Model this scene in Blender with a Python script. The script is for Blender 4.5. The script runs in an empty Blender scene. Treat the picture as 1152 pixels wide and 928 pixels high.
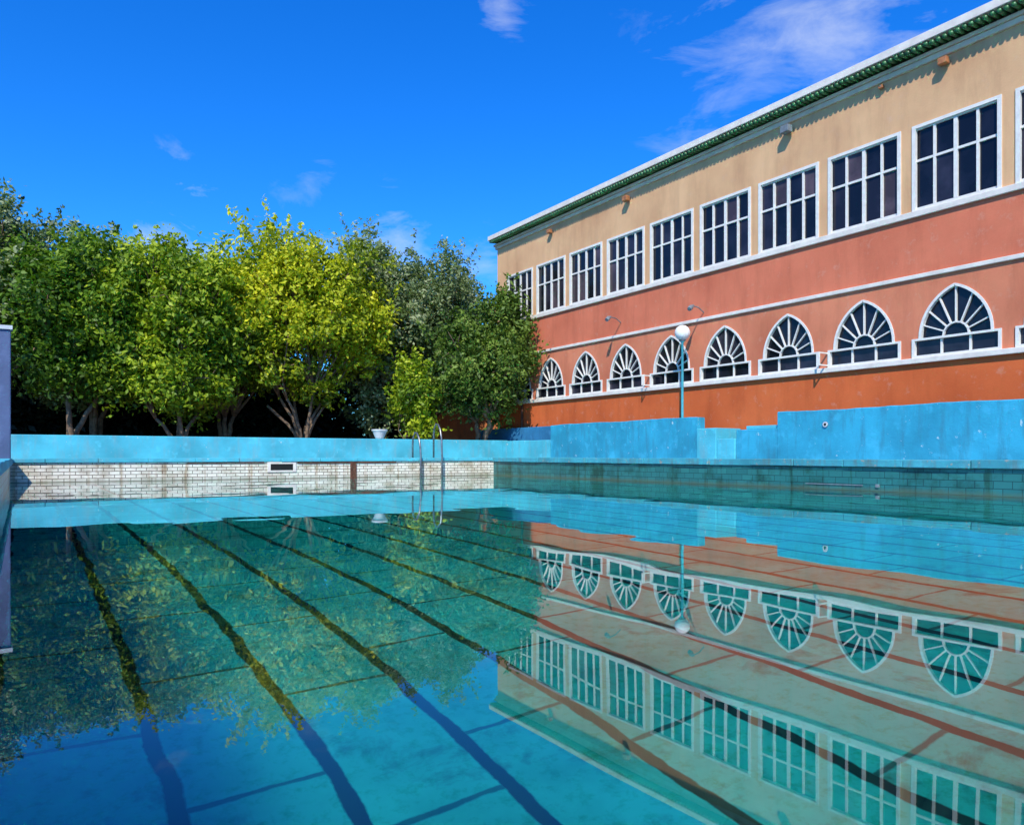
import bpy, math, random
import numpy as np
from mathutils import Vector
random.seed(7); rng=np.random.default_rng(11)
S=bpy.context.scene
S.view_settings.view_transform='Standard'; S.view_settings.look='None'; S.view_settings.exposure=0
COL=S.collection
TH=math.atan(551/864); cT,sT=math.cos(TH),math.sin(TH); F=864.0; CH=0.7

# ---------------------------------------------------------------- node helpers
def newmat(name):
    m=bpy.data.materials.new(name); m.use_nodes=True
    nt=m.node_tree; nt.nodes.clear()
    return m,nt
def N(nt,t,**k):
    n=nt.nodes.new(t)
    for a,b in k.items(): setattr(n,a,b)
    return n
def ramp(nt,fac,stops,interp='LINEAR'):
    r=nt.nodes.new('ShaderNodeValToRGB'); r.color_ramp.interpolation=interp
    e=r.color_ramp.elements
    while len(e)>1: e.remove(e[-1])
    e[0].position=stops[0][0]; e[0].color=(*stops[0][1],1)
    for p,c in stops[1:]:
        q=e.new(p); q.color=(*c,1)
    nt.links.new(fac,r.inputs[0]); return r.outputs[0]
def g(v): return (v,v,v)
def mixc(nt,a,b,fac,mode='MIX'):
    m=nt.nodes.new('ShaderNodeMix'); m.data_type='RGBA'; m.blend_type=mode
    for sock,val in ((m.inputs[6],a),(m.inputs[7],b),(m.inputs[0],fac)):
        if isinstance(val,(int,float)): sock.default_value=val
        elif isinstance(val,tuple): sock.default_value=(*val,1)
        else: nt.links.new(val,sock)
    return m.outputs[2]
def math_(nt,op,a,b=None,c=None,clamp=False):
    m=nt.nodes.new('ShaderNodeMath'); m.operation=op; m.use_clamp=clamp
    for i,v in enumerate((a,b,c)):
        if v is None: continue
        if isinstance(v,(int,float)): m.inputs[i].default_value=v
        else: nt.links.new(v,m.inputs[i])
    return m.outputs[0]
def coords(nt,scale=(1,1,1),loc=(0,0,0),rot=(0,0,0)):
    tc=nt.nodes.new('ShaderNodeTexCoord'); mp=nt.nodes.new('ShaderNodeMapping')
    mp.inputs['Scale'].default_value=scale; mp.inputs['Location'].default_value=loc; mp.inputs['Rotation'].default_value=rot
    nt.links.new(tc.outputs['Object'],mp.inputs[0]); return mp.outputs[0]
def noise(nt,co,scale,detail=5,rough=.55,dist=0):
    n=N(nt,'ShaderNodeTexNoise'); n.inputs['Scale'].default_value=scale; n.inputs['Detail'].default_value=min(detail,6)
    n.inputs['Roughness'].default_value=rough; n.inputs['Distortion'].default_value=dist
    nt.links.new(co,n.inputs['Vector']); return n.outputs['Fac']
def finish(nt,col,rough=.7,bump=None,bstr=.3,bdist=.01,spec=.3,metal=0):
    p=N(nt,'ShaderNodeBsdfPrincipled'); o=N(nt,'ShaderNodeOutputMaterial')
    if isinstance(col,tuple): p.inputs['Base Color'].default_value=(*col,1)
    else: nt.links.new(col,p.inputs['Base Color'])
    if isinstance(rough,(int,float)): p.inputs['Roughness'].default_value=rough
    else: nt.links.new(rough,p.inputs['Roughness'])
    p.inputs['Specular IOR Level'].default_value=spec; p.inputs['Metallic'].default_value=metal
    if bump is not None:
        b=N(nt,'ShaderNodeBump'); b.inputs['Strength'].default_value=bstr; b.inputs['Distance'].default_value=bdist
        nt.links.new(bump,b.inputs['Height']); nt.links.new(b.outputs[0],p.inputs['Normal'])
    nt.links.new(p.outputs[0],o.inputs[0]); return p
def simple(name,col,rough=.6,var=.15,scale=6,metal=0,spec=.3,bs=.2):
    m,nt=newmat(name); co=coords(nt); n=noise(nt,co,scale)
    c=mixc(nt,col,tuple(x*(1-2.2*var) for x in col),ramp(nt,n,[(.35,g(0)),(.7,g(1))]))
    finish(nt,c,rough,noise(nt,co,scale*8,3),bs,.004,spec,metal); return m
def paint(name,col,dirt,rough=.55,peel=None,peelamt=.66,streak=.5,base=None):
    m,nt=newmat(name); co=coords(nt)
    big=noise(nt,co,.9,6); c=mixc(nt,col,tuple(x*.70 for x in col),ramp(nt,big,[(.38,g(0)),(.64,g(1))]))
    pt=noise(nt,co,3.1,6,.6); c=mixc(nt,c,tuple(min(1,x*1.15+.02) for x in col),ramp(nt,pt,[(.56,g(0)),(.66,g(.5))]))
    cs=coords(nt,(3,3,.5)); st=noise(nt,cs,1.6,6,.65)
    c=mixc(nt,c,dirt,math_(nt,'MULTIPLY',ramp(nt,st,[(.50,g(0)),(.70,g(1))]),streak))
    if peel:
        pn=noise(nt,co,5.5,6,.72,.6); c=mixc(nt,c,peel,ramp(nt,pn,[(peelamt,g(0)),(peelamt+.012,g(1))]))
        pd=noise(nt,coords(nt,(1,1,1),(7,3,5)),7,6,.72,.4); c=mixc(nt,c,dirt,ramp(nt,pd,[(.66,g(0)),(.69,g(.8))]))
    finish(nt,c,rough,noise(nt,co,14,5,.7),.5,.016); return m

# ---------------------------------------------------------------- materials
M={}
m,nt=newmat('facade_plaster'); co=coords(nt)
tc=nt.nodes.new('ShaderNodeTexCoord'); sp=nt.nodes.new('ShaderNodeSeparateXYZ'); nt.links.new(tc.outputs['Object'],sp.inputs[0])
zf=math_(nt,'DIVIDE',sp.outputs[2],10)
band=ramp(nt,zf,[(0,(.68,.15,.045)),(.266,(.71,.235,.125)),(.452,(.70,.195,.105)),(.585,(.75,.45,.235))],'CONSTANT')
big=noise(nt,co,.5,6,.6); 
c=mixc(nt,band,mixc(nt,band,(.76,.68,.66),1.0,'MULTIPLY'),ramp(nt,big,[(.38,g(0)),(.70,g(1))]))
st=noise(nt,coords(nt,(1.2,1.2,.22)),2.0,6,.7)
c=mixc(nt,c,mixc(nt,c,(.6,.55,.55),1.0,'MULTIPLY'),math_(nt,'MULTIPLY',ramp(nt,st,[(.48,g(0)),(.8,g(1))]),.55))
fine=noise(nt,co,4,6,.72); c=mixc(nt,c,(.70,.48,.36),math_(nt,'MULTIPLY',ramp(nt,fine,[(.57,g(0)),(.75,g(1))]),.3))
finish(nt,c,.85,noise(nt,co,22,4,.7),.4,.01,.15); M['facade']=m
M['white']=simple('white_painted_frame',(.80,.77,.70),.5,.07,9)
M['cornice']=simple('cornice_plaster',(.78,.62,.46),.7,.12,3)
M['sill']=simple('sill_plaster',(.80,.73,.64),.7,.09,4)
M['green']=simple('green_glazed_tile',(.07,.24,.08),.3,.3,5,spec=.5)
def glassm(name,col,r):
    m,nt=newmat(name); co=coords(nt); n=noise(nt,co,1.3,4)
    c=mixc(nt,col,tuple(x*2.3 for x in col),ramp(nt,n,[(.45,g(0)),(.65,g(1))]))
    finish(nt,c,r,noise(nt,co,1.5,2),.12,.02,.35); return m
M['glass']=[glassm('window_glass',(.006,.007,.012),.06),glassm('window_glass_dusty',(.014,.013,.02),.12),glassm('window_glass_curtain',(.05,.035,.04),.2)]
M['blue']=paint('turquoise_wall_paint',(.035,.38,.56),(.04,.20,.28),.6,(.42,.58,.62),.655,.7)
M['blueP']=paint('pale_turquoise_paint',(.08,.50,.62),(.20,.34,.36),.6,(.50,.58,.55),.66,.5)
M['bluedk']=paint('blue_wall_paint',(.04,.22,.42),(.04,.12,.2),.6,(.25,.3,.33),.70,.5)
M['coping']=paint('coping_paint',(.06,.36,.44),(.12,.15,.12),.6,(.30,.30,.25),.62,.7)
M['slate']=paint('slate_blue_paint',(.10,.14,.26),(.1,.12,.2),.6,None)
M['deck']=paint('deck_concrete',(.30,.42,.42),(.2,.2,.17),.8,(.35,.34,.3),.6,.5)
M['orange']=paint('orange_plaster',(.66,.24,.09),(.3,.1,.05),.85,None)
def tilem(name,c1,c2,mort,bw,rh,ms,axis,dirtf=.9):
    m,nt=newmat(name); tc=nt.nodes.new('ShaderNodeTexCoord'); s=nt.nodes.new('ShaderNodeSeparateXYZ'); nt.links.new(tc.outputs['Object'],s.inputs[0])
    cb=nt.nodes.new('ShaderNodeCombineXYZ'); nt.links.new(s.outputs[axis],cb.inputs[0]); nt.links.new(s.outputs[2],cb.inputs[1])
    b=N(nt,'ShaderNodeTexBrick'); b.inputs['Scale'].default_value=1; b.inputs['Brick Width'].default_value=bw; b.inputs['Row Height'].default_value=rh
    b.inputs['Mortar Size'].default_value=ms; b.inputs['Color1'].default_value=(*c1,1); b.inputs['Color2'].default_value=(*c2,1); b.inputs['Mortar'].default_value=(*mort,1)
    nt.links.new(cb.outputs[0],b.inputs[0]); co=coords(nt)
    big=noise(nt,co,1.4,6,.7)
    c=mixc(nt,b.outputs[0],mixc(nt,b.outputs[0],(.45,.36,.22),1.0,'MULTIPLY'),ramp(nt,big,[(.47,g(0)),(.66,g(dirtf))]))
    rs=noise(nt,coords(nt,(4,4,.35)),1.4,5,.6); c=mixc(nt,c,mixc(nt,c,(.55,.38,.22),1.0,'MULTIPLY'),ramp(nt,rs,[(.55,g(0)),(.66,g(.75))]))
    zl=ramp(nt,math_(nt,'ADD',s.outputs[2],math_(nt,'MULTIPLY',noise(nt,co,5,4),.12)),[(.06,g(1)),(.16,g(0))])
    c=mixc(nt,c,(.10,.12,.06),math_(nt,'MULTIPLY',zl,.6))
    finish(nt,c,.35,b.outputs[1],-.4,.005,.5); return m
M['tileW']=tilem('cream_wall_tile',(.86,.82,.68),(.76,.71,.58),(.22,.18,.13),.26,.09,.010,0,.75)
M['tileT']=tilem('teal_wall_tile',(.03,.19,.18),(.022,.145,.145),(.01,.06,.065),.30,.13,.007,1)
M['tileN']=tilem('blue_wall_tile',(.06,.36,.44),(.05,.30,.38),(.02,.10,.12),.30,.13,.007,1)
# pool floor : painted slabs with wide lane joints and thin, staggered cross joints
m,nt=newmat('pool_floor_paint'); co=coords(nt)
tc=nt.nodes.new('ShaderNodeTexCoord'); nz=N(nt,'ShaderNodeTexNoise'); nz.inputs['Scale'].default_value=2.2; nz.inputs['Detail'].default_value=6; nt.links.new(tc.outputs['Object'],nz.inputs[0])
va=N(nt,'ShaderNodeVectorMath',operation='MULTIPLY_ADD'); nt.links.new(nz.outputs['Color'],va.inputs[0]); va.inputs[1].default_value=(.09,.09,0); nt.links.new(tc.outputs['Object'],va.inputs[2])
s=nt.nodes.new('ShaderNodeSeparateXYZ'); nt.links.new(va.outputs[0],s.inputs[0])
jn=noise(nt,co,9,4,.6)
xs=math_(nt,'DIVIDE',math_(nt,'ADD',s.outputs[0],.11-.045),.55); fx=math_(nt,'FRACT',xs); row=math_(nt,'FLOOR',xs)
dx=math_(nt,'MULTIPLY',math_(nt,'MINIMUM',fx,math_(nt,'SUBTRACT',1,fx)),.55)
hash_=math_(nt,'FRACT',math_(nt,'MULTIPLY',math_(nt,'SINE',math_(nt,'MULTIPLY',row,12.9898)),43.758))
off=math_(nt,'ADD',math_(nt,'MULTIPLY',math_(nt,'PINGPONG',row,1),.39),math_(nt,'MULTIPLY',hash_,.12))
ys=math_(nt,'DIVIDE',math_(nt,'SUBTRACT',math_(nt,'ADD',s.outputs[1],-.14-.045),off),1.1); fy=math_(nt,'FRACT',ys)
dy=math_(nt,'MULTIPLY',math_(nt,'MINIMUM',fy,math_(nt,'SUBTRACT',1,fy)),1.1)
jw=math_(nt,'MULTIPLY',math_(nt,'SUBTRACT',jn,.5),.02)
ml=math_(nt,'MULTIPLY',math_(nt,'SUBTRACT',math_(nt,'ADD',.036,jw),dx),110,clamp=True)
mc=math_(nt,'MULTIPLY',math_(nt,'SUBTRACT',math_(nt,'ADD',.018,jw),dy),110,clamp=True)
joint=math_(nt,'MAXIMUM',ml,math_(nt,'MULTIPLY',mc,.8))
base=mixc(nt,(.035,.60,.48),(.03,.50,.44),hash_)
big=noise(nt,co,.8,6,.65); c=mixc(nt,base,mixc(nt,base,(.6,.64,.62),1.0,'MULTIPLY'),ramp(nt,big,[(.42,g(0)),(.65,g(1))]))
sp2=noise(nt,co,2.6,6,.65,.4); c=mixc(nt,c,(.02,.14,.11),ramp(nt,sp2,[(.57,g(0)),(.70,g(.8))]))
al=noise(nt,co,16,5,.7); c=mixc(nt,c,mixc(nt,c,(.5,.7,.5),1.0,'MULTIPLY'),ramp(nt,al,[(.5,g(0)),(.7,g(.8))]))
c=mixc(nt,c,(.012,.045,.035),joint)
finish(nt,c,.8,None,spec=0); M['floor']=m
# ground
m,nt=newmat('dry_earth'); co=coords(nt); c=ramp(nt,noise(nt,co,.6,6,.65),[(.3,(.10,.075,.05)),(.7,(.22,.17,.12))]); finish(nt,c,.95,noise(nt,co,8,5),.6,.03,.1); M['earth']=m
M['bark']=simple('tree_bark',(.26,.18,.12),.9,.25,8,spec=.1,bs=.8)
M['chrome']=simple('weathered_steel',(.30,.31,.32),.35,.2,12,metal=.8)
M['rust']=simple('rusty_metal',(.16,.07,.04),.8,.3,12)
M['black']=simple('dark_void',(.012,.012,.012),.8,.1)
M['pole']=simple('turquoise_pole_paint',(.08,.42,.5),.4,.1,10)
M['globe']=simple('opal_globe',(.85,.85,.82),.25,.04,6,spec=.5,bs=0)
M['wplastic']=simple('white_plastic',(.62,.64,.66),.4,.12,5)
M['grey']=simple('grey_metal',(.22,.26,.28),.5,.2,8)
M['lampo']=simple('orange_lamp_housing',(.5,.2,.08),.5,.2,8)
def leafm(name,dark,mid,lite):
    m,nt=newmat(name); a=N(nt,'ShaderNodeAttribute'); a.attribute_name='leafv'
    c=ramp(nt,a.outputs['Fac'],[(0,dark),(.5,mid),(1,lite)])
    p=N(nt,'ShaderNodeBsdfPrincipled'); nt.links.new(c,p.inputs['Base Color']); p.inputs['Roughness'].default_value=.5; p.inputs['Specular IOR Level'].default_value=.3
    t=N(nt,'ShaderNodeBsdfTranslucent'); nt.links.new(mixc(nt,c,(1.0,1.15,.4),1.0,'MULTIPLY'),t.inputs[0])
    mx=N(nt,'ShaderNodeMixShader'); mx.inputs[0].default_value=.33
    nt.links.new(p.outputs[0],mx.inputs[1]); nt.links.new(t.outputs[0],mx.inputs[2])
    o=N(nt,'ShaderNodeOutputMaterial'); nt.links.new(mx.outputs[0],o.inputs[0]); return m
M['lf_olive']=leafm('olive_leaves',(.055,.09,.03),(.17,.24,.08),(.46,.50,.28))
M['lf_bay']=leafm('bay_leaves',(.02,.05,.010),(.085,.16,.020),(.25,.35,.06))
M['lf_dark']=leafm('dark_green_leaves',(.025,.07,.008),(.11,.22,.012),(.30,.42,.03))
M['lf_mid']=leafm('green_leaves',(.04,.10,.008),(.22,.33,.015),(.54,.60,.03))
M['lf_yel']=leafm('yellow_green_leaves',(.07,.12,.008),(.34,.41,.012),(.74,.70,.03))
M['lf_hedge']=leafm('hedge_leaves',(.004,.008,.005),(.008,.018,.010),(.018,.032,.015))  # near-black, shade under the trees is put into the leaf colour

# ---------------------------------------------------------------- mesh helpers
def empty(name,loc=(0,0,0)):
    e=bpy.data.objects.new(name,None); COL.objects.link(e); e.empty_display_size=.3; return e
class MB:
    def __init__(s): s.v=[]; s.f=[]; s.mi=[]; s.mats=[]
    def mid(s,m):
        if m not in s.mats: s.mats.append(m)
        return s.mats.index(m)
    def add(s,vs,fs,m):
        o=len(s.v); i=s.mid(m); s.v+= [tuple(v) for v in vs]
        for f in fs: s.f.append(tuple(o+k for k in f)); s.mi.append(i)
    def box(s,x0,x1,y0,y1,z0,z1,m):
        s.add([(x0,y0,z0),(x1,y0,z0),(x1,y1,z0),(x0,y1,z0),(x0,y0,z1),(x1,y0,z1),(x1,y1,z1),(x0,y1,z1)],
              [(0,3,2,1),(4,5,6,7),(0,1,5,4),(1,2,6,5),(2,3,7,6),(3,0,4,7)],m)
    def bar(s,p,q,wid,x0,x1,m):
        (y0,z0),(y1,z1)=p,q; dy,dz=y1-y0,z1-z0; l=math.hypot(dy,dz) or 1; ny,nz=-dz/l*wid/2,dy/l*wid/2
        c=[(y0+ny,z0+nz),(y0-ny,z0-nz),(y1-ny,z1-nz),(y1+ny,z1+nz)]
        s.add([(x0,*k) for k in c]+[(x1,*k) for k in c],[(0,1,2,3),(7,6,5,4),(0,4,5,1),(1,5,6,2),(2,6,7,3),(3,7,4,0)],m)
    def tube(s,pts,rad,m,n=8):
        pts=[Vector(p) for p in pts]; o=len(s.v); i=s.mid(m)
        for k,p in enumerate(pts):
            t=(pts[min(k+1,len(pts)-1)]-pts[max(k-1,0)]).normalized()
            a=t.cross(Vector((0,1,.13)) if abs(t.y)<.9 else Vector((1,0,0))).normalized(); b=t.cross(a)
            r=rad[k] if hasattr(rad,'__len__') else rad
            for j in range(n):
                an=2*math.pi*j/n; s.v.append(tuple(p+a*math.cos(an)*r+b*math.sin(an)*r))
        for k in range(len(pts)-1):
            for j in range(n):
                s.f.append((o+k*n+j,o+k*n+(j+1)%n,o+(k+1)*n+(j+1)%n,o+(k+1)*n+j)); s.mi.append(i)
        s.f.append(tuple(o+j for j in range(n))[::-1]); s.mi.append(i)
        s.f.append(tuple(o+(len(pts)-1)*n+j for j in range(n))); s.mi.append(i)
    def lathe(s,cx,cy,prof,m,n=24):
        s.tube([(cx,cy,z) for r,z in prof],[r for r,z in prof],m,n)
    def obj(s,name,parent=None,smooth=False,bevel=0):
        me=bpy.data.meshes.new(name); me.from_pydata(s.v,[],s.f)
        for m in s.mats: me.materials.append(m)
        me.polygons.foreach_set('material_index',s.mi)
        if smooth: me.polygons.foreach_set('use_smooth',[True]*len(s.f))
        me.update(); o=bpy.data.objects.new(name,me); COL.objects.link(o)
        if parent: o.parent=parent
        if bevel:
            b=o.modifiers.new('b','BEVEL'); b.width=bevel; b.segments=2; b.limit_method='ANGLE'
        return o
def onebox(name,d,mat,parent=None,bevel=0):
    b=MB(); b.box(*d,mat); return b.obj(name,parent,bevel=bevel)
def rough_wall(name,y0,y1,x0,x1,z0,z1,mat,parent):
    n=max(2,int((y1-y0)/.25)); b=MB(); V=[]
    for i in range(n+1):
        y=y0+(y1-y0)*i/n; dz=random.uniform(-.008,.008)+.010*math.sin(y*1.7); dx=random.uniform(-.004,.004)
        V+=[(x0+dx,y,z0),(x0+dx,y,z1-.02+dz),(x0+.02+dx,y,z1+dz),(x1-.02,y,z1+dz),(x1,y,z1-.02+dz),(x1,y,z0)]
    Fc=[]
    for i in range(n):
        for k in range(5): a=i*6+k; Fc.append((a,a+1,a+7,a+6))
    Fc.append(tuple(range(5,-1,-1))); Fc.append(tuple(n*6+k for k in range(6)))
    b.add(V,Fc,mat); return b.obj(name,parent)

# ---------------------------------------------------------------- pool
PW0,PW1,PS0,PS1=-.25,13.9,-2.5,23.0; DZ=.62; FD=-1.3
b=MB(); x=[-1500,PW0-.25,PW1+.25,1500]; y=[-1500,PS0-.25,PS1+.25,1500]
for i in range(3):
    for j in range(3):
        if i==1 and j==1: continue
        b.add([(x[i],y[j],.58),(x[i+1],y[j],.58),(x[i+1],y[j+1],.58),(x[i],y[j+1],.58)],[(0,1,2,3)],M['earth'])
b.obj('ground')
pool=empty('swimming_pool')
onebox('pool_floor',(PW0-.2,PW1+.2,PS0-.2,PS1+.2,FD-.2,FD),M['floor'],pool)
onebox('end_wall_tiles',(PW0-.2,PW1+.2,PS1,PS1+.25,FD+.002,.50),M['tileW'],pool)
onebox('side_wall_tiles',(PW1,PW1+.25,PS0,PS1-.002,FD+.002,.46),M['tileT'],pool)
onebox('near_side_wall_tiles',(PW0-.25,PW0,PS0,PS1-.002,FD+.002,.46),M['tileN'],pool)
onebox('start_wall_tiles',(PW0-.2,PW1+.2,PS0-.25,PS0,FD+.002,.46),M['tileT'],pool)
b=MB(); yy=PS0
while yy<PS1-.06:
    l=min(random.uniform(1.1,1.3),PS1-.06-yy); dz=random.uniform(-.012,.010)
    b.box(PW1-.06+random.uniform(-.018,.018),PW1+.45,yy,yy+l-.012,.465+random.uniform(0,.01),DZ+dz,M['coping'])
    b.box(PW0-.45,PW0+.05,yy,yy+l-.008,.465,DZ+dz,M['blueP']); yy+=l
xx=PW0-.45
while xx<PW1+.45:
    l=min(1.2,PW1+.45-xx); b.box(xx,xx+l-.008,PS1-.05+random.uniform(-.012,.012),PS1+.45,.505,DZ-.004+random.uniform(-.008,.008),M['blueP']); xx+=l
b.obj('coping',pool,bevel=.014)
b=MB()
for (w0,w1) in ((6.1,6.95),):
    b.box(w0,w1,PS1-.03,PS1+.01,.44,.50,M['sill']); b.box(w0,w1,PS1-.03,PS1+.01,.20,.25,M['sill'])
    b.box(w0,w0+.09,PS1-.03,PS1+.01,.25,.44,M['sill']); b.box(w1-.09,w1,PS1-.03,PS1+.01,.25,.44,M['sill'])
    b.box(w0+.09,w1-.09,PS1-.012,PS1+.01,.25,.44,M['black'])
b.obj('skimmer_opening',pool)
b=MB(); b.box(8.66,8.72,PS1-.05,PS1,-.5,.55,M['rust']); b.box(8.74,8.86,PS1-.03,PS1,-.5,.48,M['rust']); b.box(7.0,10.2,PS1-.035,PS1,.455,.50,M['rust'])
b.box(3.9,6.0,PS1-.03,PS1,.47,.503,M['rust']); b.obj('rusty_overflow_channel',pool)
b=MB(); b.box(PW1-.02,PW1,9.0,10.3,.10,.118,M['grey']); b.box(PW1-.03,PW1,8.65,8.72,.08,.14,M['grey']); b.obj('side_pipe',pool)
# water : real wave geometry
gx=np.arange(PW0,PW1+.04,.07); gy=np.arange(PS0,PS1+.04,.07); gx[-1]=PW1; gy[-1]=PS1
XX,YY=np.meshgrid(gx,gy); Z=np.zeros_like(XX)
wr=np.random.default_rng(3)
for lam,amp,cnt in ((2.2,.0005,7),(1.1,.00028,9),(.5,.00010,14)):
    for k in range(cnt):
        a=wr.uniform(0,6.283); l=lam*wr.uniform(.75,1.3); ph=wr.uniform(0,6.283)
        Z+=amp/math.sqrt(cnt)*np.sin((XX*math.cos(a)+YY*math.sin(a))*6.283/l+ph)
ny_,nx_=XX.shape; vv=np.stack([XX,YY,Z],2).reshape(-1,3)
idx=np.arange(ny_*nx_).reshape(ny_,nx_); q=np.stack([idx[:-1,:-1],idx[:-1,1:],idx[1:,1:],idx[1:,:-1]],2).reshape(-1,4)
me=bpy.data.meshes.new('water'); me.vertices.add(len(vv)); me.vertices.foreach_set('co',vv.reshape(-1).astype(np.float32))
me.loops.add(q.size); me.loops.foreach_set('vertex_index',q.reshape(-1).astype(np.int32)); me.polygons.add(len(q)); me.polygons.foreach_set('loop_start',np.arange(0,q.size,4,dtype=np.int32))
me.update(calc_edges=True); me.polygons.foreach_set('use_smooth',[True]*len(q))
m,nt=newmat('pool_water')
rf=N(nt,'ShaderNodeBsdfRefraction'); rf.inputs['IOR'].default_value=1.333; rf.inputs['Roughness'].default_value=0; rf.inputs['Color'].default_value=(.85,1.10,1.07,1)  # tint brighter than real water, makes up for sunlight missing on the floor
gl=N(nt,'ShaderNodeBsdfGlossy'); gl.inputs['Roughness'].default_value=0; gl.inputs['Color'].default_value=(1,1,1,1)
fr=N(nt,'ShaderNodeFresnel'); fr.inputs['IOR'].default_value=1.60
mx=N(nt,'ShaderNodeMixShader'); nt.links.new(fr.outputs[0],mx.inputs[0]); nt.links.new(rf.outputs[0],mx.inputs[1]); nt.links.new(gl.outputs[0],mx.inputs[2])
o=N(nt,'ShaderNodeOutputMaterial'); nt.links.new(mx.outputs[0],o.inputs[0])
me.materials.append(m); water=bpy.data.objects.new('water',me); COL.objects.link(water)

# decks
b=MB(); b.box(PW1+.452,15.0,PS0,24.4,.40,DZ-.012,M['deck']); b.box(PW0-3.2,PW1+.45,PS1+.452,24.2,.40,DZ-.012,M['deck'])
b.box(PW0-6.5,PW0-.452,PS0-6,PS1+.45,.40,DZ-.013,M['deck']); b.obj('pool_deck_pavement')

# blue walls
onebox('low_turquoise_wall',(PW0-8,15.25,24.2,24.45,.5,1.25,),M['blueP'],bevel=.02)
rough_wall('low_turquoise_wall.001',21.12,24.19,15.0,15.25,.5,1.22,M['blueP'],None)
onebox('garden_blue_wall',(15.6,15.8,20.8,27,.5,1.72),M['bluedk'],bevel=.02)
wl=empty('turquoise_wall')
rough_wall('wall_section_far',14.44,21.1,15.0,15.28,.5,1.71,M['blue'],wl)
rough_wall('wall_section_near',-4,11.89,15.0,15.28,.5,1.71,M['blue'],wl)
st=empty('wall_steps')
onebox('landing',(15.02,15.9,11.9,13.15,.5,1.33),M['blue'],st,bevel=.02)
onebox('step_1',(14.98,15.9,13.16,13.75,.5,1.12),M['blueP'],st,bevel=.02)  # paler paint on both steps gives them their sunlit look
onebox('step_2',(14.96,15.9,13.76,14.43,.5,1.40),M['blueP'],st,bevel=.02)
onebox('coping_strip',(15.1,15.9,11.92,12.9,1.335,1.42),M['blueP'],st,bevel=.01)
b=MB(); b.tube([(14.99,10.6,1.38),(14.97,10.6,1.38)],.06,M['wplastic'],16); b.tube([(14.975,10.6,1.38),(14.965,10.6,1.38)],.03,M['black'],12); b.obj('wall_light_fitting',wl)  # port: pale disc with dark centre, for a peeled patch with a spot

# ---------------------------------------------------------------- building
B=empty('two_storey_building'); BX=16.2; Y0,Y1=-1.0,26.2; ZT=9.12
cen=[8.43+2.05*k for k in range(-4,9)]
cu=bpy.data.curves.new('facade','CURVE'); cu.dimensions='2D'; cu.fill_mode='BOTH'; cu.extrude=.15
def spl(pts):
    s=cu.splines.new('POLY'); s.points.add(len(pts)-1)
    for p,q in zip(s.points,pts): p.co=(q[0],q[1],0,1)
    s.use_cyclic_u=True
spl([(Y0,.5),(Y1,.5),(Y1,ZT),(Y0,ZT)])
A=.73; HT=1.03; E=(HT*HT-A*A)/(2*A); R=A+E; SP=3.19
def arch(a=A,ht=HT,n=10):
    e=(ht*ht-a*a)/(2*a); r=a+e; mx=math.atan2(ht,e); L=[]
    for i in range(n+1):
        t=mx*i/n; L.append((-e+r*math.cos(t)+0,r*math.sin(t)))
    return L+[(-x,z) for x,z in L[-2::-1]]
for c in cen:
    spl([(c-.87,5.96),(c+.87,5.96),(c+.87,7.72),(c-.87,7.72)])
    spl([(c+x,SP+z) for x,z in arch()])
    spl([(c-.87,2.80),(c+.87,2.80),(c+.87,3.15),(c-.87,3.15)])
co_=bpy.data.objects.new('tmpc',cu); COL.objects.link(co_)
dg=bpy.context.evaluated_depsgraph_get(); me=bpy.data.meshes.new_from_object(co_.evaluated_get(dg))
bpy.data.objects.remove(co_)
for v in me.vertices: y_,z_,d_=v.co; v.co=(BX+.15+d_,y_,z_)
me.flip_normals(); me.materials.clear(); me.materials.append(M['facade'])
fo=bpy.data.objects.new('facade_wall',me); COL.objects.link(fo); fo.parent=B
b=MB(); b.box(BX,BX+11,Y1,Y1+.3,.5,ZT,M['facade']); b.box(BX,BX+11,Y0-.3,Y0,.5,ZT,M['facade']); b.box(BX+10.7,BX+11,Y0,Y1,.5,ZT,M['facade'])
b.obj('end_walls',B)
onebox('roof_slab',(BX-.1,BX+11.2,Y0-.5,Y1+.45,9.125,9.20),M['cornice'],B)
onebox('parapet',(BX+.12,BX+.4,Y0-.4,Y1+.42,9.20,9.50),M['cornice'],B)
onebox('cornice_moulding',(BX-.06,BX+.05,Y0-.4,Y1+.4,9.0,9.12),M['cornice'],B,bevel=.02)
onebox('roof_edge',(BX-.36,BX+.11,Y0-.5,Y1+.47,9.33,9.50),M['sill'],B,bevel=.01)
b=MB(); y_=Y0-.4
while y_<Y1+.4:
    z0=random.uniform(-.012,.012); r=.048
    b.tube([(BX-.33,y_,9.265+z0),(BX+.10,y_,9.285+z0)],[r,r*.85],M['green'],8); y_+=.13
b.obj('green_roof_tiles',B,smooth=True)
b=MB()
b.box(BX-.07,BX-.002,Y0,Y1+.05,5.80,5.93,M['sill']); b.box(BX-.06,BX-.002,Y0,Y1+.04,4.48,4.57,M['sill']); b.box(BX-.09,BX-.002,Y0,Y1+.05,2.66,2.775,M['sill'])
b.obj('string_courses',B,bevel=.012)
fr=MB(); gm=MB()
X0,X1=BX+.02,BX+.075; GX=BX+.06
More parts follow.
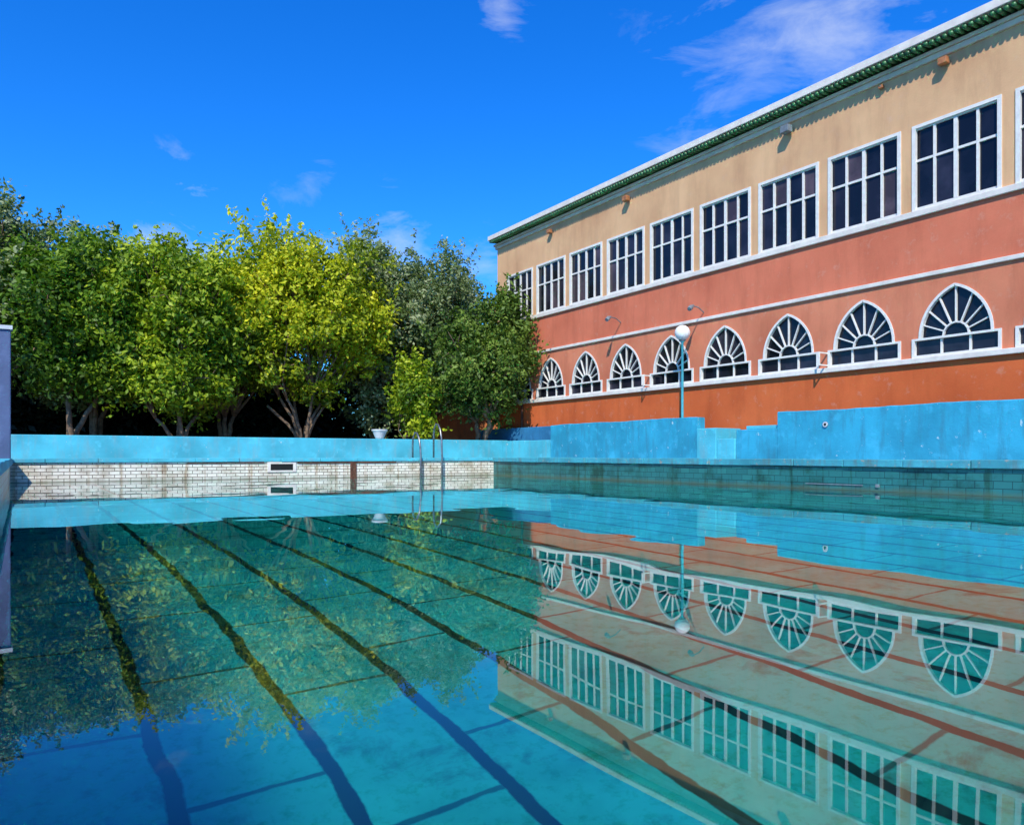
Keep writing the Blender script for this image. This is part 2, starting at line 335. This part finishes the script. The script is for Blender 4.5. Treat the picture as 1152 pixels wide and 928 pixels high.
for c in cen:
    y0,y1,z0,z1=c-.87,c+.87,5.96,7.72; t=.065; W=M['white']
    for (a0,a1,b0,b1) in ((y0-.03,y1+.03,z1-.02,z1+.05),(y0-.03,y0+.05,z0,z1-.02),(y1-.05,y1+.03,z0,z1-.02),(y0-.03,y1+.03,z0-.028,z0+.0)):
        fr.box(BX-.025,BX+.05,a0,a1,b0,b1,W)
    zm=z0+.60*(z1-z0)
    fr.box(X0,X1,y0,y1,zm-.025,zm+.025,W); fr.box(X0-.002,X1,y0,y1,z0,z0+.05,W); fr.box(X0-.002,X1,y0,y1,z1-.05,z1,W)
    q=(y1-y0)/4
    for i in (1,2,3): fr.box(X0-.006,X1,y0+q*i-(.025 if i!=2 else .038),y0+q*i+(.025 if i!=2 else .038),z0+.05,z1-.05,W)
    for i in range(4):
        for (p0,p1) in ((z0,zm),(zm,z1)):
            mm=random.choices(M['glass'],[7,3.5,.9])[0]; tl=random.uniform(-.006,.006)
            gm.add([(GX+tl,y0+q*i,p0),(GX-tl,y0+q*(i+1),p0),(GX-tl*2,y0+q*(i+1),p1),(GX+tl,y0+q*i,p1)],[(0,1,2,3)][::1],mm)
    ar=arch(); Z=SP
    for (p,q2) in zip(ar[:-1],ar[1:]): fr.bar((c+p[0],Z+p[1]),(c+q2[0],Z+q2[1]),.055,BX-.02,BX+.07,W)
    fr.box(BX-.03,BX+.07,c-.90,c+.90,3.145,3.19,W)
    hub=.26; 
    def rad(an):
        best=0
        for k in range(200):
            r=k*.006; x_,z_=r*math.cos(an),r*math.sin(an)
            if z_<HT and abs(x_)<=-E+math.sqrt(max(0,R*R-z_*z_)): best=r
        return best
    K=8
    for k in range(1,K):
        an=math.pi*k/K; r2=rad(an); cs,sn=math.cos(an),math.sin(an)
        fr.bar((c+hub*cs,Z+hub*sn),(c+r2*cs,Z+r2*sn),.026,X0,X1-.004,W)
    for k in range(8):
        a0,a1=math.pi*k/8,math.pi*(k+1)/8
        fr.bar((c+hub*math.cos(a0),Z+hub*math.sin(a0)),(c+hub*math.cos(a1),Z+hub*math.sin(a1)),.032,X0-.003,X1,W)
    gg=M['glass'][random.choice([0,0,1])]
    gm.add([(GX+.012,c+x_,Z+z_) for x_,z_ in ar],[tuple(range(len(ar)))],gg)
    zb0,zb1=2.80,3.15
    fr.box(BX-.03,BX+.06,c-.9,c-.84,zb0-.02,zb1-.004,W); fr.box(BX-.03,BX+.06,c+.84,c+.9,zb0-.02,zb1-.004,W); fr.box(BX-.03,BX+.06,c-.84,c+.84,zb0-.02,zb0+.03,W)
    for o_ in (-.29,.29): fr.box(X0,X1,c+o_-.02,c+o_+.02,zb0+.03,zb1,W)
    gm.box(GX,GX+.01,c-.85,c+.85,zb0,zb1,M['glass'][random.choice([0,1,1])])
for c in (cen[5],cen[8]):
    fr.box(BX-.34,BX-.03,c+.90,c+.93,2.82,2.85,W); fr.box(BX-.34,BX-.03,c+.90,c+.93,3.11,3.14,W); fr.box(BX-.34,BX-.31,c+.90,c+.93,2.85,3.11,W)
fr.obj('window_frames',B); gm.obj('window_glass',B)
def flood(y,z,mat,s=1):
    b=MB(); b.box(BX-.28*s,BX-.08*s,y-.13*s,y+.13*s,z-.11*s,z+.08*s,mat); b.tube([(BX,y,z+.05),(BX-.12,y,z)],.02,M['grey'],6); b.obj('wall_floodlight',bevel=.02)
flood(12.45,8.82,M['grey'],.9); flood(8.6,8.86,M['lampo'],.7); flood(10.0,8.9,M['lampo'],.4); flood(18.5,8.8,M['lampo'],.8); flood(22.7,8.8,M['lampo'],.7)
def armlamp(y,z):
    b=MB(); b.tube([(BX,y,z),(BX-.25,y-.05,z+.1),(BX-.55,y-.1,z+.12)],.018,M['grey'],6); b.tube([(BX-.5,y-.09,z+.13),(BX-.62,y-.11,z+.06),(BX-.7,y-.13,z)],[.03,.07,.06],M['grey'],10); b.obj('wall_arm_lamp')
armlamp(15.35,4.72); armlamp(18.9,4.95)
b=MB(); b.tube([(BX-.06,24.6,.6),(BX-.06,24.6,2.65)],.05,M['rust'],8); b.obj('drainpipe',B)
L=empty('street_lamp'); b=MB(); lx,ly=15.62,15.6
b.lathe(lx,ly,[(.09,.55),(.09,.75),(.04,.82),(.035,3.85),(.06,3.87),(.07,3.93)],M['pole'],12); b.obj('pole',L,smooth=True)
bpy.ops.mesh.primitive_uv_sphere_add(radius=.215,location=(lx,ly,4.13),segments=32,ring_count=16); gl_=bpy.context.object; gl_.name='globe'; gl_.data.materials.append(M['globe']); gl_.parent=L
for p in gl_.data.polygons: p.use_smooth=True
b=MB(); b.lathe(lx,ly,[(.09,3.9),(.11,3.96),(.08,3.98)],M['grey'],16); b.obj('collar',L)

# pool ladder
P=empty('pool_ladder'); b=MB()
for i,w in enumerate((11.0,11.78)):
    top=1.45+.30*i; pts=[(w,23.42,.6)]
    pts+=[(w,23.42,top-.35),(w,23.38,top-.15),(w,23.25,top),(w,23.1,top-.02),(w,22.93,top-.2),(w,22.84,top-.5),(w,22.80,.6),(w,22.80,-.9)]
    b.tube(pts,.032,M['chrome'],10)
for z in (-.2,-.5,-.8): b.box(11.03,11.75,22.76,22.84,z,z+.03,M['chrome'])
b.obj('rails_and_rungs',P,smooth=True)

b=MB(); b.lathe(10.2,24.33,[(.13,1.252),(.15,1.28),(.24,1.50),(.27,1.52),(.27,1.57),(.23,1.57),(.20,1.45)],M['wplastic'],20); b.obj('plastic_planter')
sc=empty('painted_screen_wall'); onebox('panel',(-1.9,-.20,19.0,19.18,.5,3.3),M['slate'],sc,bevel=.02); onebox('cap',(-1.95,-.17,18.96,19.22,3.3,3.38),M['wplastic'],sc)
onebox('orange_garden_wall',(14.9,20,29.6,29.9,.5,3.1),M['orange'],bevel=.02)
onebox('blue_garden_wall',(-22,10.45,33.2,33.5,.5,3.2),M['bluedk'],bevel=.02)

# ---------------------------------------------------------------- vegetation
def leafmesh(name,P,V,size,mat,parent=None,cdir=None):
    n=len(P); nrm=rng.normal(size=(n,3)); nrm[:,2]+=.5
    if cdir is not None: nrm+=cdir*.8
    nrm/=np.linalg.norm(nrm,axis=1)[:,None]
    t=rng.normal(size=(n,3)); t-= (t*nrm).sum(1)[:,None]*nrm; t/=np.linalg.norm(t,axis=1)[:,None]; bt=np.cross(nrm,t)
    sz=(size*rng.uniform(.6,1.35,n))[:,None]
    v=np.empty((n,4,3)); v[:,0]=P-t*sz; v[:,1]=P-bt*sz*.5+nrm*sz*.08; v[:,2]=P+t*sz; v[:,3]=P+bt*sz*.5+nrm*sz*.08
    me=bpy.data.meshes.new(name); me.vertices.add(4*n); me.vertices.foreach_set('co',v.reshape(-1).astype(np.float32))
    me.loops.add(4*n); me.loops.foreach_set('vertex_index',np.arange(4*n,dtype=np.int32))
    me.polygons.add(n); me.polygons.foreach_set('loop_start',np.arange(0,4*n,4,dtype=np.int32))
    me.update(calc_edges=True)
    a=me.attributes.new('leafv','FLOAT','FACE'); a.data.foreach_set('value',np.clip(V,0,1).astype(np.float32))
    me.materials.append(mat); o=bpy.data.objects.new(name,me); COL.objects.link(o)
    if parent: o.parent=parent
    return o
def tree(name,x,y,zb,zt,rx,ry,mat,trunkr=.12,stems=3,lobes=18,clumps=26,leaves=50,lsize=.088,spread=.5,spiky=.3,lean=0,leany=0,clip=None,irr=.3):
    T=empty(name); base=Vector((x,y,.56)); cz=(zb+zt)/2; rz=(zt-zb)/2; L=[]
    for k in range(lobes):
        while True:
            p=rng.uniform(-1,1,3)
            if np.linalg.norm(p)<1: break
        p=p/np.linalg.norm(p)*(np.linalg.norm(p)**.45)*.78*rng.uniform(1-irr*.6,1+irr*.45)
        r=rng.uniform(.18,.42)
        wf=1-.18*max(0,p[2])
        L.append((np.array([x+lean+p[0]*rx*wf,y+leany+p[1]*ry*wf,cz+p[2]*rz]),r))
    P=[];V=[];D=[]
    for c,r in L:
        rr=np.array([rx,ry,rz*.8])*r; lv=rng.normal(.5,.15)
        for j in range(clumps):
            d=rng.normal(size=3); d/=np.linalg.norm(d)
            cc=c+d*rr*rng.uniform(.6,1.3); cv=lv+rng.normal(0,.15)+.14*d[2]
            n=int(leaves*rng.uniform(.35,1.6)); s=rng.uniform(.11,.27)
            P.append(cc+rng.normal(size=(n,3))*np.array([s,s,s*.8])); V.append(np.full(n,cv)+rng.normal(0,.16,n)); D.append(np.tile(d,(n,1)))
            if rng.random()<spiky*.4 and d[2]>-.1:
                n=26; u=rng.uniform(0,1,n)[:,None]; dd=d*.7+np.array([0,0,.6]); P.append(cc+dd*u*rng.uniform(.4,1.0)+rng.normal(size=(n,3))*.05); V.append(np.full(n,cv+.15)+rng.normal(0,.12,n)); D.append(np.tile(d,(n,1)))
    P=np.concatenate(P); V=np.concatenate(V); D=np.concatenate(D)
    if clip is not None:
        k=P[:,0]<clip; P,V,D=P[k],V[k],D[k]
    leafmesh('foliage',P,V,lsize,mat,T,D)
    b=MB()
    sb=[]
    for k in range(stems):
        an=2*math.pi*k/stems+rng.uniform(-.5,.5); rr=spread*rng.uniform(.6,1.2)
        fork=Vector((x+lean*.4+math.cos(an)*rr,y+leany*.4+math.sin(an)*rr*.7,zb+rng.uniform(-.1,.6)))
        b0=base+Vector((math.cos(an)*.14,math.sin(an)*.14,0)); pts=[]
        for i in range(7):
            t=i/6; p=b0.lerp(fork,t); p.x+=(-.3*math.cos(an)*math.sin(t*3.14))*rr+rng.normal(0,.025); p.y+=rng.normal(0,.03); pts.append(p)
        b.tube(pts,[trunkr*(1.25 if i==0 else 1)*(1-.42*i/6) for i in range(7)],M['bark'],8); sb.append(pts[-1])
    for c,r in L:
        f=min(sb,key=lambda q:(q-Vector(c)).length); e=Vector(c)
        if clip is not None and e.x>clip-.1: continue
        mid=f.lerp(e,.5)+Vector((rng.normal(0,.15),rng.normal(0,.15),-.12))
        b.tube([f,f.lerp(mid,.6),mid,mid.lerp(e,.5),e],[trunkr*.55,trunkr*.42,trunkr*.34,trunkr*.24,trunkr*.12],M['bark'],6)
        for q in range(3):
            d=Vector(rng.normal(size=3)).normalized()*rx*r*.9
            if clip is not None: d.x=-abs(d.x)
            b.tube([mid.lerp(e,.5),e.lerp(e+d,.5),e+d],[.03,.02,.008],M['bark'],5)
    b.obj('trunk_and_limbs',T,smooth=True)
    return T
tree('olive_tree',-1.6,29.5,2.2,9.3,2.9,2.2,M['lf_olive'],lobes=28,lsize=.08,spiky=.8)
tree('citrus_tree',1.3,28,2.2,8.4,2.25,1.9,M['lf_dark'],.11,3,lobes=32,spiky=.4,spread=.6)
tree('citrus_tree.001',4.4,27.4,1.8,8.3,2.8,2.2,M['lf_mid'],.09,4,lobes=40,spiky=.4,spread=.7)
tree('olive_tree.001',2.2,31.3,2.6,9.0,4.2,1.6,M['lf_olive'],lobes=26,lsize=.08,spiky=.8)
tree('orange_tree',8.6,27.6,2.5,9.0,3.3,2.6,M['lf_yel'],.075,8,lobes=48,spread=1.1,spiky=.8)
tree('citrus_tree.002',6.4,30.0,2.0,8.4,2.6,1.8,M['lf_mid'],.12,3,lobes=24)
tree('olive_tree.002',14.0,28.8,1.8,9.6,2.6,2.0,M['lf_olive'],.13,3,lobes=38,lsize=.08,spiky=1)
tree('olive_tree.003',11.9,28.4,1.9,9.3,2.1,2.0,M['lf_olive'],.12,2,lobes=32,lsize=.085,spiky=.8)
tree('olive_tree.004',16.8,30.8,1.8,9.0,2.4,1.6,M['lf_olive'],.12,2,lobes=22,lsize=.08,spiky=1)
tree('bay_tree',14.5,25.1,2.0,6.6,2.3,1.7,M['lf_bay'],.13,3,lobes=34,clumps=22,spread=.5,lsize=.08,spiky=1,lean=.4,leany=-.6,clip=16.0,irr=.55)
tree('citrus_shrub',12.0,25.6,.9,3.9,.9,.8,M['lf_mid'],.04,3,lobes=14,clumps=12,leaves=34,spread=.3,spiky=1.4,irr=.6)
n=80000; hx=rng.uniform(-24,24,n); hy=32.6+rng.normal(0,.4,n)  # added foliage sheet that supplies the darkness beneath the trees
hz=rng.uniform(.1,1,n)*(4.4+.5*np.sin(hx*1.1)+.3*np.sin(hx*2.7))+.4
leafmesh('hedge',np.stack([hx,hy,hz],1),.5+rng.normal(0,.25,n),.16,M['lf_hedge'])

# ---------------------------------------------------------------- light and sky
az=Vector((-.55,-.62,0)).normalized(); el=math.radians(44)
sd=Vector((az.x*math.cos(el),az.y*math.cos(el),math.sin(el)))
sl=bpy.data.lights.new('sun','SUN'); sl.energy=5; sl.angle=math.radians(.5); sl.color=(1,.94,.83)
so=bpy.data.objects.new('sun',sl); COL.objects.link(so); so.rotation_euler=sd.to_track_quat('Z','Y').to_euler()
w=bpy.data.worlds.new('World'); S.world=w; w.use_nodes=True; nt=w.node_tree; nt.nodes.clear()
sky=N(nt,'ShaderNodeTexSky'); sky.sky_type='NISHITA'; sky.sun_disc=False; sky.sun_elevation=el; sky.sun_rotation=math.atan2(az.x,az.y); sky.air_density=1.0; sky.dust_density=.3; sky.ozone_density=3
hs=N(nt,'ShaderNodeHueSaturation'); hs.inputs['Saturation'].default_value=1.38; hs.inputs['Value'].default_value=1.0; nt.links.new(sky.outputs[0],hs.inputs['Color'])
tint=mixc(nt,hs.outputs[0],(.4,1.12,1.8),1.0,'MULTIPLY')
tc=nt.nodes.new('ShaderNodeTexCoord'); D0=tc.outputs['Generated']
def pdir(x,y):
    X=(x-576)/F; U=(512-y)/F; v=Vector((cT*X+sT,-sT*X+cT,U)).normalized(); return v
mp=N(nt,'ShaderNodeMapping'); mp.inputs['Rotation'].default_value=(.5,-.35,.6); mp.inputs['Scale'].default_value=(1.3,1.0,3.0); nt.links.new(D0,mp.inputs[0])
wn=noise(nt,mp.outputs[0],7,6,.64,.45)
tot=None
for (x_,y_,r_,a_) in ((950,35,.28,.55),(850,90,.2,.38),(565,8,.05,.5),(345,207,.07,.25),(190,264,.12,.75),(420,285,.12,.55),(545,300,.08,.35)):
    ds=N(nt,'ShaderNodeVectorMath',operation='DISTANCE'); 
    nm=N(nt,'ShaderNodeVectorMath',operation='NORMALIZE'); nt.links.new(D0,nm.inputs[0]); nt.links.new(nm.outputs[0],ds.inputs[0]); ds.inputs[1].default_value=pdir(x_,y_)
    fall=math_(nt,'SUBTRACT',1,math_(nt,'DIVIDE',ds.outputs['Value'],r_),clamp=True)
    mk=math_(nt,'MULTIPLY',math_(nt,'ADD',math_(nt,'SUBTRACT',wn,.69),math_(nt,'MULTIPLY',fall,.34)),2.4,clamp=True)
    mk=math_(nt,'MULTIPLY',math_(nt,'MULTIPLY',mk,math_(nt,'MULTIPLY',fall,2.0,clamp=True)),a_)
    tot=mk if tot is None else math_(nt,'MAXIMUM',tot,mk)
fin=mixc(nt,tint,(6.5,6.9,7.4),tot)
bg=N(nt,'ShaderNodeBackground'); bg.inputs['Strength'].default_value=.14; nt.links.new(fin,bg.inputs[0])
o=N(nt,'ShaderNodeOutputWorld'); nt.links.new(bg.outputs[0],o.inputs[0])

# ---------------------------------------------------------------- camera
cd=bpy.data.cameras.new('cam'); cd.sensor_width=36; cd.lens=27; cd.shift_y=48/1152; cd.clip_end=4000; cd.clip_start=.05
c=bpy.data.objects.new('camera',cd); COL.objects.link(c); c.location=(0,0,CH); c.rotation_euler=(math.radians(90),0,-TH); S.camera=c
